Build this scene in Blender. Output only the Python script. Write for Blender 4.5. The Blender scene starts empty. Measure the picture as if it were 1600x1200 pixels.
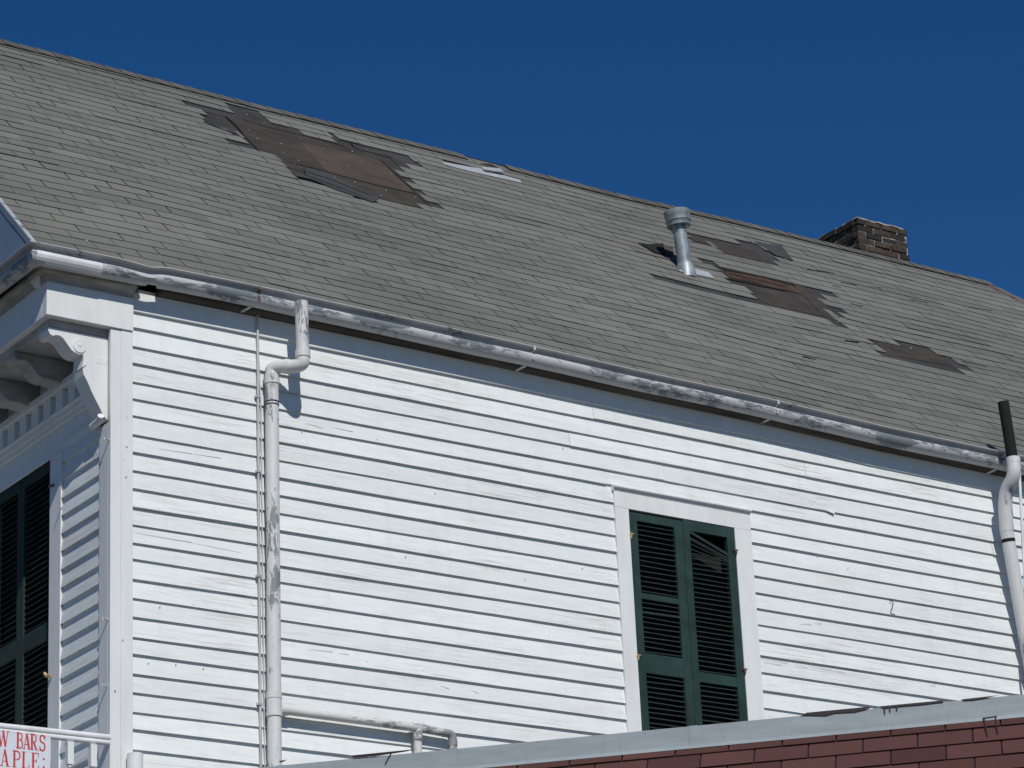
import bpy, bmesh, math, random
from mathutils import Vector, Matrix, Euler
random.seed(7)
sc = bpy.context.scene
COL = sc.collection
G = 9.6                                   # ground is z = 0; house measurements below are relative to the first board line
# ---------------------------------------------------------------- camera
RM = [Vector((0.8267030994795795, -0.5609392525557065, -0.04369370953697552)),
      Vector((0.16549885989509297, 0.3166615058322062, -0.9339890888535604)),
      Vector((0.5377472572540748, 0.7649004155223901, 0.354619855125731))]
CC = Vector((-9.12630718, -17.42731884, -7.92381106)); FP = 4859.4196
cd = bpy.data.cameras.new('camera'); cam = bpy.data.objects.new('camera', cd); COL.objects.link(cam)
cd.sensor_width = 36; cd.lens = FP/1600*36; cd.clip_start = .1; cd.clip_end = 3000
m3 = Matrix((RM[0], -RM[1], -RM[2])).transposed()
cam.matrix_world = Matrix.Translation(CC+Vector((0, 0, G))) @ m3.to_4x4()
sc.camera = cam
# ---------------------------------------------------------------- sky, sun, exposure
SUN = Vector((-.30, -1.0, 1.0)).normalized()
w = bpy.data.worlds.new('World'); sc.world = w; w.use_nodes = True
nt = w.node_tree; bg = nt.nodes['Background']
sky = nt.nodes.new('ShaderNodeTexSky'); sky.sky_type = 'NISHITA'; sky.sun_disc = False
sky.sun_elevation = math.asin(SUN.z); sky.sun_rotation = math.atan2(SUN.x, SUN.y)
sky.altitude = 1500; sky.air_density = 1.0; sky.dust_density = 0.0; sky.ozone_density = 4.0
hs = nt.nodes.new('ShaderNodeHueSaturation'); hs.inputs['Hue'].default_value = .507; hs.inputs['Saturation'].default_value = 1.3; hs.inputs['Value'].default_value = .86
nt.links.new(sky.outputs[0], hs.inputs['Color']); nt.links.new(hs.outputs[0], bg.inputs[0]); bg.inputs[1].default_value = .07
sl = bpy.data.lights.new('sun', 'SUN'); sl.energy = 3.45; sl.angle = math.radians(.53); sl.color = (1, .97, .905)
so = bpy.data.objects.new('sun', sl); COL.objects.link(so)
so.rotation_euler = SUN.to_track_quat('Z', 'Y').to_euler(); so.location = (0, -10, 30)
vs = sc.view_settings; vs.view_transform = 'Standard'; vs.look = 'None'; vs.exposure = 0.0; vs.gamma = 1
# ---------------------------------------------------------------- from a photo pixel to a point on a real plane
def ray(px, py): return RM[0]*(px-800) + RM[1]*(py-600) + RM[2]*FP
def on(px, py, n, k):
    r = ray(px, py); n = Vector(n); return CC + r*((k-n.dot(CC))/n.dot(r))
def side(px, py, g=0): return on(px, py, (0, 1, 0), -g)
def lerp(a, b, t): return a+(b-a)*t
def interp(x, tab):
    if x <= tab[0][0]:
        a, b = tab[0], tab[1]
        return a[1]
    for a, b in zip(tab, tab[1:]):
        if x <= b[0]: return lerp(a[1], b[1], (x-a[0])/(b[0]-a[0]))
    return tab[-1][1]
# ---------------------------------------------------------------- materials
def newmat(name):
    m = bpy.data.materials.new(name); m.use_nodes = True
    return m, m.node_tree, m.node_tree.nodes['Principled BSDF']
def N(nt, t, **k):
    n = nt.nodes.new(t)
    for a, b in k.items():
        if a in n.inputs: n.inputs[a].default_value = b
        else: setattr(n, a, b)
    return n
def pos(nt, scale, rot=None):
    g = N(nt, 'ShaderNodeNewGeometry'); mp = N(nt, 'ShaderNodeMapping'); mp.inputs['Scale'].default_value = scale
    if rot: mp.inputs['Rotation'].default_value = rot
    nt.links.new(g.outputs['Position'], mp.inputs[0]); return mp.outputs[0]
def noise(nt, vec, scale=1, detail=4, rough=.55, dist=0):
    n = N(nt, 'ShaderNodeTexNoise', Scale=scale, Detail=detail, Roughness=rough, Distortion=dist); nt.links.new(vec, n.inputs['Vector']); return n.outputs[0]
def ramp(nt, fac, a, b, ca=0, cb=1):
    r = N(nt, 'ShaderNodeMapRange'); r.inputs[1].default_value = a; r.inputs[2].default_value = b
    r.inputs[3].default_value = ca; r.inputs[4].default_value = cb; nt.links.new(fac, r.inputs[0]); return r.outputs[0]
def math_(nt, op, a, b):
    n = N(nt, 'ShaderNodeMath', operation=op)
    for i, v in enumerate((a, b)):
        if isinstance(v, (int, float)): n.inputs[i].default_value = v
        else: nt.links.new(v, n.inputs[i])
    return n.outputs[0]
def mix(nt, fac, a, b, mode='MIX'):
    n = N(nt, 'ShaderNodeMix', data_type='RGBA', blend_type=mode)
    if isinstance(fac, (int, float)): n.inputs[0].default_value = fac
    else: nt.links.new(fac, n.inputs[0])
    for i, v in ((6, a), (7, b)):
        if isinstance(v, tuple): n.inputs[i].default_value = (*v, 1)
        else: nt.links.new(v, n.inputs[i])
    return n.outputs[2]
def tone(nt): return N(nt, 'ShaderNodeAttribute', attribute_name='tone').outputs['Fac']
def bump(nt, p, h, strength=.3, dist=.004):
    b = N(nt, 'ShaderNodeBump', Strength=strength, Distance=dist); nt.links.new(h, b.inputs['Height']); nt.links.new(b.outputs[0], p.inputs['Normal'])
def grey(nt, v):
    c = N(nt, 'ShaderNodeCombineColor')
    for i in range(3): nt.links.new(v, c.inputs[i])
    return c.outputs[0]
M = {}
def simple(name, col, rough=.7, metal=0, var=.15, scale=(6, 6, 6), bmp=0):
    m, nt, p = newmat(name)
    n = noise(nt, pos(nt, scale), 1, 5); v = ramp(nt, n, .3, .7, 1-var, 1+var)
    nt.links.new(mix(nt, 1.0, col, grey(nt, v), 'MULTIPLY'), p.inputs['Base Color'])
    p.inputs['Roughness'].default_value = rough; p.inputs['Metallic'].default_value = metal
    if bmp: bump(nt, p, n, bmp)
    M[name] = m; return m
def siding_mat():
    m, nt, p = newmat('old_white_siding_paint')
    v = pos(nt, (1.3, 1.3, 60)); big = pos(nt, (.75, .75, 3.2)); mid = pos(nt, (5, 5, 40))
    t = tone(nt)
    soft = ramp(nt, noise(nt, mid, 1, 6, .65), .35, .75, 1.0, .90)
    base = mix(nt, 1.0, (.785, .815, .81), grey(nt, soft), 'MULTIPLY')
    base = mix(nt, 1.0, base, grey(nt, ramp(nt, t, 0, 1, .95, 1.04)), 'MULTIPLY')
    zone = ramp(nt, noise(nt, big, 1, 3, .5), .47, .62)
    worn = ramp(nt, noise(nt, pos(nt, (2.2, 2.2, 75)), 1, 8, .72), .50, .62)
    wf = math_(nt, 'MULTIPLY', math_(nt, 'MULTIPLY', zone, worn), .8)
    base = mix(nt, wf, base, (.47, .45, .42))
    crack = ramp(nt, noise(nt, pos(nt, (3.1, 3.1, 170)), 1, 6, .7, .3), .655, .675)
    zone2 = ramp(nt, noise(nt, pos(nt, (1.1, 1.1, 5.5)), 1, 4, .6), .49, .57)
    base = mix(nt, math_(nt, 'MULTIPLY', math_(nt, 'MULTIPLY', crack, zone2), .95), base, (.20, .185, .17))
    run = ramp(nt, noise(nt, pos(nt, (11, 11, .9)), 1, 5, .6), .52, .80, 0, .30)
    base = mix(nt, run, base, (.58, .56, .53))
    under = ramp(nt, noise(nt, pos(nt, (1.6, 1.6, 13)), 1, 6, .7), .50, .72, 0, .38)
    base = mix(nt, under, base, (.55, .545, .54))
    rust = ramp(nt, noise(nt, pos(nt, (1.7, 1.7, 9)), 1, 5, .6), .62, .80, 0, .35)
    base = mix(nt, rust, base, (.66, .55, .44))
    nt.links.new(base, p.inputs['Base Color']); p.inputs['Roughness'].default_value = .62
    bump(nt, p, noise(nt, v, 1, 6, .7), .25, .004)
    M['siding'] = m
siding_mat()
def trim_mat():
    m, nt, p = newmat('white_trim_paint')
    v = noise(nt, pos(nt, (16, 16, 3)), 1, 7, .65); a = ramp(nt, v, .3, .75, 1, .90)
    base = mix(nt, 1.0, (.775, .79, .78), grey(nt, a), 'MULTIPLY')
    chip = ramp(nt, noise(nt, pos(nt, (30, 30, 9)), 1, 5, .7), .69, .72, 0, .6)
    base = mix(nt, chip, base, (.33, .28, .23))
    dirt = ramp(nt, noise(nt, pos(nt, (3, 3, 1.2)), 1, 4), .5, .8, 0, .28)
    base = mix(nt, dirt, base, (.52, .45, .40))
    nt.links.new(base, p.inputs['Base Color']); p.inputs['Roughness'].default_value = .55
    bump(nt, p, v, .2, .003)
    M['trim'] = m
trim_mat()
def peel_mat(name, bare, paint, thr, sc_, bias=.0, rough=.5):
    m, nt, p = newmat(name)
    n1 = noise(nt, pos(nt, sc_), 1, 8, .72, .4); n2 = noise(nt, pos(nt, tuple(x*.16 for x in sc_)), 1, 2)
    s = math_(nt, 'ADD', math_(nt, 'MULTIPLY', n1, .5), math_(nt, 'MULTIPLY', n2, .5))
    s = math_(nt, 'ADD', s, math_(nt, 'MULTIPLY', tone(nt), bias))
    f = ramp(nt, s, thr, thr+.025, 0, .88)
    soft = ramp(nt, n1, .3, .7, .86, 1.03)
    c = mix(nt, 1.0, mix(nt, f, paint, bare), grey(nt, soft), 'MULTIPLY')
    stain = ramp(nt, noise(nt, pos(nt, (4, 4, 5)), 1, 4), .55, .75, 0, .25)
    c = mix(nt, stain, c, (.42, .38, .34))
    nt.links.new(c, p.inputs['Base Color']); p.inputs['Roughness'].default_value = rough
    M[name] = m
peel_mat('gutter_paint', (.12, .15, .17), (.49, .50, .505), .58, (17, 17, 50), .105)
peel_mat('pipe_paint', (.16, .18, .195), (.68, .68, .67), .575, (26, 26, 7), .10)
peel_mat('small_pipe_paint', (.20, .21, .22), (.68, .67, .65), .56, (8, 24, 24), .05)
def shingle_mat(name, base, lo, hi, gran=.16):
    m, nt, p = newmat(name)
    t = tone(nt); g = noise(nt, pos(nt, (230, 230, 230)), 1, 3, .8)
    patch = noise(nt, pos(nt, (.55, .55, .8)), 1, 4)
    c = mix(nt, 1.0, base, grey(nt, ramp(nt, t, 0, 1, lo, hi)), 'MULTIPLY')
    c = mix(nt, 1.0, c, grey(nt, ramp(nt, g, .25, .75, 1-gran, 1+gran)), 'MULTIPLY')
    c = mix(nt, 1.0, c, grey(nt, ramp(nt, patch, .3, .7, .90, 1.08)), 'MULTIPLY')
    st = ramp(nt, noise(nt, pos(nt, (4.5, .5, .5)), 1, 6, .65), .48, .72, 0, .42)
    c = mix(nt, st, c, tuple(x*.72 for x in base))
    nt.links.new(c, p.inputs['Base Color']); p.inputs['Roughness'].default_value = .95
    p.inputs['Specular IOR Level'].default_value = .2
    bump(nt, p, g, .35, .003)
    M[name] = m
shingle_mat('grey_shingle', (.160, .159, .146), .80, 1.06)
shingle_mat('brown_shingle', (.098, .045, .040), .74, 1.12, .38)
shingle_mat('ridge_shingle', (.112, .108, .100), .80, 1.10)
def felt_mat(name, col, var=.35):
    m, nt, p = newmat(name)
    n = noise(nt, pos(nt, (3, 5, 5)), 1, 6, .65); n2 = noise(nt, pos(nt, (60, 60, 60)), 1, 3)
    c = mix(nt, 1.0, col, grey(nt, ramp(nt, n, .3, .7, 1-var, 1+var)), 'MULTIPLY')
    c = mix(nt, 1.0, c, grey(nt, ramp(nt, n2, .3, .7, .85, 1.15)), 'MULTIPLY')
    nt.links.new(c, p.inputs['Base Color']); p.inputs['Roughness'].default_value = .9
    bump(nt, p, n, .4, .01); M[name] = m
felt_mat('dark_underlay', (.034, .032, .031), .5)
felt_mat('brown_felt', (.036, .028, .024), .45)
felt_mat('light_felt', (.056, .040, .030), .35)
felt_mat('slate_flap', (.040, .040, .045), .2)
felt_mat('orange_wood', (.056, .028, .014), .8)
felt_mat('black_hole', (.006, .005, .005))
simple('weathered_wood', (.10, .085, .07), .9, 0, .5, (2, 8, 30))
simple('dirty_trim', (.36, .33, .295), .8, 0, .35, (5, 5, 25))
simple('shaded_grimy_trim', (.40, .385, .36), .8, 0, .3, (5, 5, 9))  # darker trim: shade under the cornice painted in, with some grime
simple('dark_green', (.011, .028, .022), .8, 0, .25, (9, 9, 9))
simple('cap_mortar', (.36, .34, .32), .95, 0, .5, (14, 14, 14))
simple('dark_inside', (.005, .005, .005), .9)
simple('galvanised', (.27, .31, .33), .5, .3, .35, (16, 16, 10))
simple('flashing_metal', (.46, .49, .51), .4, .2, .15, (9, 9, 9))
def coping_mat():
    m, nt, p = newmat('coping_metal')
    n = noise(nt, pos(nt, (2.5, 2.5, 14)), 1, 6, .7); run_ = ramp(nt, noise(nt, pos(nt, (26, 26, 2.5)), 1, 5, .6), .55, .75, 0, .35)
    c = mix(nt, 1.0, (.285, .325, .345), grey(nt, ramp(nt, n, .3, .7, .86, 1.12)), 'MULTIPLY')
    c = mix(nt, run_, c, (.20, .205, .20)); sp_ = ramp(nt, noise(nt, pos(nt, (60, 60, 60)), 1, 3), .70, .73, 0, .7)
    c = mix(nt, sp_, c, (.10, .085, .075))
    nt.links.new(c, p.inputs['Base Color']); p.inputs['Roughness'].default_value = .55
    bump(nt, p, noise(nt, pos(nt, (1.6, 1.6, 5)), 1, 2), .5, .02); M['coping_metal'] = m
coping_mat()
simple('tar', (.022, .012, .011), .5)
simple('rust', (.16, .085, .045), .8, 0, .4, (30, 30, 30))
simple('white_plastic', (.72, .73, .74), .35)
simple('conduit_metal', (.50, .51, .50), .4, .3)
simple('black_pipe', (.006, .006, .007), .9)
simple('red_letters', (.52, .045, .04), .5, 0, .1)
simple('sign_white', (.66, .68, .74), .5, 0, .04)
simple('brass', (.55, .40, .22), .4, .3)
simple('white_speck', (.75, .75, .72), .6)
simple('stucco', (.42, .38, .33), .9, 0, .15, (5, 5, 5))
simple('asphalt', (.055, .055, .055), .9, 0, .2, (1, 1, 1))
simple('concrete', (.30, .29, .27), .9, 0, .2, (2, 2, 2))
simple('flat_roof_felt', (.12, .12, .115), .9, 0, .2, (1, 1, 1))
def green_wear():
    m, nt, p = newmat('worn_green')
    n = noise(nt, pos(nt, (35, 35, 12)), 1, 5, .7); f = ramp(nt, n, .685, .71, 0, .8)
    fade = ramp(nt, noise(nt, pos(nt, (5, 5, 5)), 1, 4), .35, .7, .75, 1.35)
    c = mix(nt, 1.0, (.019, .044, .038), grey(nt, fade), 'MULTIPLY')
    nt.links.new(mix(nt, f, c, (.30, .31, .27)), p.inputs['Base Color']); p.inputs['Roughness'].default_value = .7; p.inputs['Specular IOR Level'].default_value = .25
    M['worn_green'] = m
green_wear()
def brick_mat():
    m, nt, p = newmat('old_brick')
    n = noise(nt, pos(nt, (22, 22, 22)), 1, 6, .7); t = tone(nt)
    c = mix(nt, t, (.018, .016, .015), (.068, .046, .032))
    c = mix(nt, 1.0, c, grey(nt, ramp(nt, n, .3, .7, .55, 1.4)), 'MULTIPLY')
    nt.links.new(c, p.inputs['Base Color']); p.inputs['Roughness'].default_value = .95
    bump(nt, p, n, .6, .01); M['brick'] = m
brick_mat()
def mortar_mat():
    m, nt, p = newmat('old_mortar')
    n = noise(nt, pos(nt, (9, 9, 9)), 1, 5, .7)
    nt.links.new(mix(nt, ramp(nt, n, .42, .55), (.07, .062, .055), (.38, .36, .33)), p.inputs['Base Color']); p.inputs['Roughness'].default_value = .95
    M['mortar'] = m
mortar_mat()
# ---------------------------------------------------------------- mesh building
class MB:
    def __init__(s): s.v = []; s.f = []; s.t = []
    def quad(s, a, b, c, d, t=.5): s.poly((a, b, c, d), t)
    def poly(s, P, t=.5):
        i = len(s.v); s.v += [Vector(p) for p in P]; s.f.append(tuple(range(i, i+len(P)))); s.t.append(t)
    def mesh(s, V, F, t=.5):
        i = len(s.v); s.v += [Vector(p) for p in V]
        for f in F: s.f.append(tuple(i+k for k in f)); s.t.append(t)
        return s
    def hexa(s, P, t=.5):      # 8 corners: bottom ring 0-3, top ring 4-7
        return s.mesh(P, [(3, 2, 1, 0), (4, 5, 6, 7), (0, 1, 5, 4), (1, 2, 6, 5), (2, 3, 7, 6), (3, 0, 4, 7)], t)
    def box(s, x0, x1, y0, y1, z0, z1, t=.5):
        return s.hexa([(x0, y0, z0), (x1, y0, z0), (x1, y1, z0), (x0, y1, z0), (x0, y0, z1), (x1, y0, z1), (x1, y1, z1), (x0, y1, z1)], t)
    def prism(s, poly, d, t=.5):   # polygon of 3-D points, extruded by vector d
        n = len(poly); d = Vector(d); V = [Vector(p) for p in poly]+[Vector(p)+d for p in poly]
        F = [tuple(range(n))[::-1], tuple(range(n, 2*n))]+[(i, (i+1) % n, (i+1) % n+n, i+n) for i in range(n)]
        return s.mesh(V, F, t)
    def tube(s, pts, r, seg=20, caps=True, t=.5, tf=None, open_top=False):
        pts = [Vector(p) for p in pts]; n = len(pts)
        rr = r if isinstance(r, (list, tuple)) else [r]*n
        tan = [(pts[min(i+1, n-1)]-pts[max(i-1, 0)]).normalized() for i in range(n)]
        for i in range(n):
            if tan[i].length < .5: tan[i] = tan[i-1]
        up = Vector((0, 0, 1)) if abs(tan[0].z) < .9 else Vector((1, 0, 0))
        V = []; b = (up-tan[0]*up.dot(tan[0])).normalized()
        for i in range(n):
            b = (b-tan[i]*b.dot(tan[i])).normalized(); c = tan[i].cross(b)
            for k in range(seg):
                a = 2*math.pi*k/seg; V.append(pts[i]+(b*math.cos(a)+c*math.sin(a))*rr[i])
        F = [(i*seg+k, i*seg+(k+1) % seg, (i+1)*seg+(k+1) % seg, (i+1)*seg+k) for i in range(n-1) for k in range(seg)]
        if caps: F += [tuple(range(seg))[::-1], tuple((n-1)*seg+k for k in range(seg))]
        return s.mesh(V, F, t)
def sub(pts, n=6):    # smooth corner polyline
    P = [Vector(p) for p in pts]; out = [P[0]]
    for a, b, c in zip(P, P[1:], P[2:]):
        p = b+(a-b)*min(.5, 1); q = b+(c-b)*min(.5, 1)
        for k in range(n+1):
            t = k/n; out.append((p*(1-t)**2)+(b*2*t*(1-t))+(q*t*t))
    out.append(P[-1]); return out
def parent_to(o, parent):
    if parent:
        bpy.context.view_layer.update
        o.parent = parent
def wloc(o):
    v = Vector((0, 0, 0))
    while o: v += o.location; o = o.parent
    return v
def obj(name, mb, mat, parent=None, smooth=False, bevel=0, closed=True, label=None, kind=None):
    xs = [v.x for v in mb.v]; ys = [v.y for v in mb.v]; zs = [v.z for v in mb.v]
    base = Vector(((min(xs)+max(xs))/2, (min(ys)+max(ys))/2, min(zs)))
    me = bpy.data.meshes.new(name); me.from_pydata([tuple(v-base) for v in mb.v], [], mb.f)
    at = me.attributes.new('tone', 'FLOAT', 'FACE'); at.data.foreach_set('value', mb.t)
    me.materials.append(M[mat])
    if closed:
        bm = bmesh.new(); bm.from_mesh(me); bmesh.ops.recalc_face_normals(bm, faces=bm.faces); bm.to_mesh(me); bm.free()
    if smooth:
        me.polygons.foreach_set('use_smooth', [True]*len(me.polygons)); me.set_sharp_from_angle(angle=math.radians(40))
    o = bpy.data.objects.new(name, me); COL.objects.link(o)
    wl = base+Vector((0, 0, G))
    o.parent = parent; o.location = wl-wloc(parent)
    if bevel:
        b = o.modifiers.new('bevel', 'BEVEL'); b.width = bevel; b.segments = 2; b.limit_method = 'ANGLE'
    if label: o['label'] = label
    if kind: o['kind'] = kind
    return o
def each(name, mb, mat, parent=None, **k):      # one object for every separate piece
    par = list(range(len(mb.v)))
    def find(a):
        while par[a] != a: par[a] = par[par[a]]; a = par[a]
        return a
    for f in mb.f:
        for v in f[1:]: par[find(v)] = find(f[0])
    groups = {}
    for i, f in enumerate(mb.f): groups.setdefault(find(f[0]), []).append(i)
    out = []
    for fs in groups.values():
        m = MB(); ids = {}
        for i in fs:
            ff = []
            for v in mb.f[i]:
                if v not in ids: ids[v] = len(m.v); m.v.append(mb.v[v])
                ff.append(ids[v])
            m.f.append(tuple(ff)); m.t.append(mb.t[i])
        out.append(obj(name, m, mat, parent, **k))
    return out
def tag(o, label, cat, group=None):
    o['label'] = label; o['category'] = cat
    if group: o['group'] = group
    return o
def empty(name, loc, label, cat, group=None, parent=None):
    o = bpy.data.objects.new(name, None); COL.objects.link(o); o.empty_display_size = .2
    o.location = Vector(loc)+Vector((0, 0, G))
    if parent: o.parent = parent; o.location = Vector(loc)+Vector((0, 0, G))-wloc(parent)
    if label: o['label'] = label
    if cat: o['category'] = cat
    return o
# ================================================================= setting
mb = MB(); mb.quad((-600, -600, -G), (600, -600, -G), (600, 600, -G), (-600, 600, -G)); obj('ground', mb, 'asphalt', closed=False, kind='structure')
mb = MB(); mb.box(-4.6, 16.5, -2.4, 9.5, -G+.002, -G+.13); obj('pavement', mb, 'concrete', kind='structure')
# ================================================================= the house
XE = 15.0; YB = 7.0; FX = -.15; E = .127
house = empty('house', (7.4, 3.4, -G), 'weathered white clapboard house with storm damaged grey shingle roof', 'house')
# ---- side siding
J205 = [1.4, -.2, 0, -1.1, .6, 1.4, -.3, .3, -.1, -.5, -.6, .4, .1, 2.6, .5, .1, -.1, -1.3, .6, -.7, 0, -.5, .8]
J1200 = [-1.0, -1.2, .3, -.8, 1.6, -.8, .8, -.7, -.8, -1.3, -.9, -.8, .3, .7, .5, -1.5, -2.9]
def line_z(n, x):
    a = J205[n] if 0 <= n < len(J205) else 0; b = J1200[n] if 0 <= n < len(J1200) else 0
    t = max(0, min(1, x/5.5)); return -n*E+lerp(a, b, t)*1.5/240
def side_boards():
    mb = MB(); rnd = random.Random(3)
    def board(n, x0, x1, top=None):
        x = x0
        while x < x1-.01:
            L = rnd.uniform(3.2, 6.0); e = min(x+L, x1)
            if x1-e < .7: e = x1
            tn = rnd.random(); jz = rnd.uniform(-.0022, .0022); jy = rnd.uniform(-.002, .003)
            k = max(2, int((e-x)/.22)); V = []; ph = rnd.uniform(0, 9); split = rnd.random() < .0
            for i in range(k+1):
                u = lerp(x+(.0012 if x > x0 else 0), e-(.0012 if e < x1 else 0), i/k)
                zb = line_z(n, u)+jz+.0018*math.sin(u*1.7+ph)+rnd.uniform(-.0007, .0007)
                yb = -.0262+jy*.7+.0022*math.sin(u*1.1+ph*2)
                zt = (line_z(n-1, u)+.018) if n > 0 else .135
                V += [(u, -.001, zb+.001), (u, yb, zb), (u, yb+.0012, zb+.004), (u, -.0045, zt), ]
            F = []
            for i in range(k):
                a = i*4; b = a+4
                F += [(a, b, b+1, a+1), (a+1, b+1, b+2, a+2), (a+2, b+2, b+3, a+3)]
            F += [(0, 1, 2, 3), (k*4+3, k*4+2, k*4+1, k*4)]
            mb.mesh(V, F, tn); x = e
    for n in range(0, 75):
        zb = -n*E
        if -2.95 < zb and zb+E < -.40+.06 and zb < -.52: board(n, -.03, 3.985); board(n, 5.25, XE-.02)
        else: board(n, -.03, XE-.02)
    return mb
o = obj('siding', side_boards(), 'siding', house, closed=False)
mb = MB(); mb.box(-.145, XE, .0, .12, -G+.1, .30); o_w = obj('wall', mb, 'dark_inside', house)
# the wall core behind the boards is cut at the window: rebuild as pieces
bpy.data.objects.remove(o_w)
mb = MB()
mb.box(FX+.012, 4.05, .0, .12, -G+.1, .30); mb.box(5.17, XE, .0, .12, -G+.1, .30)
mb.box(4.0505, 5.1695, .0, .12, -.60, .30); mb.box(4.0505, 5.1695, .0, .12, -G+.1, -2.85)
mb.box(XE-.12, XE-.002, .1205, YB, -G+.1, .30); mb.box(FX+.01, XE-.13, YB, YB+.12, -G+.1, .30)
for y0_, y1_, z0_, z1_ in ((.1205, .84, -G+.1, -.02), (1.87, YB-.001, -G+.1, -.02), (.8405, 1.8695, -.66, -.02), (.8405, 1.8695, -G+.1, -3.5)): mb.box(FX+.012, FX+.12, y0_, y1_, z0_, z1_)
obj('wall', mb, 'trim', house)
# nails, splits and a torn board end
mb = MB()
def sliver(px0, py0, px1, py1, h0=.004, h1=.010, t=.5, bulge=.0):
    a = side(px0, py0, .019); b = side(px1, py1, .019); k = 8; top = []; bot = []
    for i in range(k+1):
        s = i/k; p = a.lerp(b, s); wv = random.uniform(-.0012, .0012)
        hh = lerp(h0, h1, math.sin(s*math.pi*.5))
        top.append(p+Vector((0, 0, hh+wv))); bot.append(p+Vector((0, -.0008, wv)))
    for i in range(k): mb.quad(bot[i], bot[i+1], top[i+1], top[i])
for q in ((1185, 1027, 1232, 1036), (1190, 1033, 1222, 1040), (1240, 1036, 1262, 1043), (1262, 1040, 1300, 1047), (1301, 1047, 1320, 1051), (1254, 936, 1300, 944), (1445, 966, 1517, 974), (1250, 975, 1268, 976), (1272, 972, 1284, 975), (1294, 1008, 1312, 1012), (1452, 1070, 1462, 1072), (478, 661, 505, 670), (520, 668, 552, 675), (250, 702, 300, 709), (300, 709, 345, 716), (205, 831, 300, 848), (300, 848, 400, 869), (1020, 748, 1062, 757), (1275, 776, 1303, 783), (1262, 783, 1303, 790), (1268, 790, 1303, 796), (390, 940, 398, 948), (210, 700, 232, 703), (700, 762, 730, 768), (480, 1014, 520, 1019), (528, 1020, 545, 1023), (688, 1071, 702, 1077), (735, 1078, 748, 1084)):
    sliver(*q, .0008, .0024 if q[0] != 1254 else .004)
each('paint_crack', mb, 'weathered_wood', house, closed=False)
mb = MB()
for k, (px, py) in enumerate(((232, 1036), (275, 1038), (680, 771), (472, 673), (588, 687), (910, 888), (662, 1047), (573, 1034), (1302, 800), (1278, 868), (1325, 888), (590, 560), (880, 700), (820, 905), (1480, 760), (1500, 1064), (318, 1044), (302, 945), (250, 948), (634, 870))):
    p = side(px, py, .02); r = .004
    mb.tube([p+Vector((0, .004, 0)), p+Vector((0, -.003, 0))], r, 8)
each('nail_head', mb, 'conduit_metal', house)
mb = MB()     # torn and curled board end
a = side(1262, 788, .02); b = side(1304, 781, .02); c_ = side(1305, 804, .05); d = side(1262, 791, .022)
P_ = [side(1264, 786, .021), side(1303, 782, .021), side(1303.5, 795, .025), side(1304.5, 803, .034), side(1290, 797, .026), side(1274, 792, .023)]
mb.prism(P_, (0, .003, 0)); obj('split_board_end', mb, 'siding', house)
# hanging wire scrap on the wall
mb = MB(); mb.tube(sub([side(1390, 938, .022), side(1397, 941, .03), side(1393, 952, .03), side(1391, 959, .025), side(1398, 960, .025)], 3), .0035, 6)
obj('wire_scrap', mb, 'black_pipe', house)
# ---- frieze, bed mould, soffit
ZL = [(-.84, .383), (.237, .398), (.862, .403), (2.446, .389), (3.194, .381), (4.23, .362), (5.382, .356), (6.507, .325), (7.832, .316), (15, .29)]
def zlip(x): return interp(x, ZL)
def strip(prof, xs, zoff=lambda x: 0, t=.5, mb=None):     # profile (y,z) swept along x with z offset
    mb = mb or MB(); n = len(prof); V = []
    for x in xs:
        for (y, z) in prof: V.append((x, y, z+zoff(x)))
    F = [(i*n+k, i*n+(k+1) % n, (i+1)*n+(k+1) % n, (i+1)*n+k) for i in range(len(xs)-1) for k in range(n)]
    F += [tuple(range(n))[::-1], tuple((len(xs)-1)*n+k for k in range(n))]
    return mb.mesh(V, F, t)
xs = [-.008+i*.5 for i in range(30)]+[XE]
dz = lambda x: (zlip(x)-.395)*.9
obj('frieze_board', strip([(-.0285, .124), (-.0285, .262), (0, .262), (0, .124)], xs, lambda x: dz(x) if x > 6 else dz(x)*.4), 'trim', house, bevel=.002)
obj('bed_moulding', strip([(-.045, .2625), (-.075, .285), (-.085, .305), (-.12, .31), (-.12, .33), (0, .33), (0, .2625)], [-.008, .025], lambda x: dz(x), mb=strip([(-.045, .2625), (-.075, .285), (-.085, .305), (-.12, .31), (-.12, .33), (0, .33), (0, .2625)], [.19]+xs[1:], lambda x: dz(x))), 'weathered_wood', house)
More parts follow.
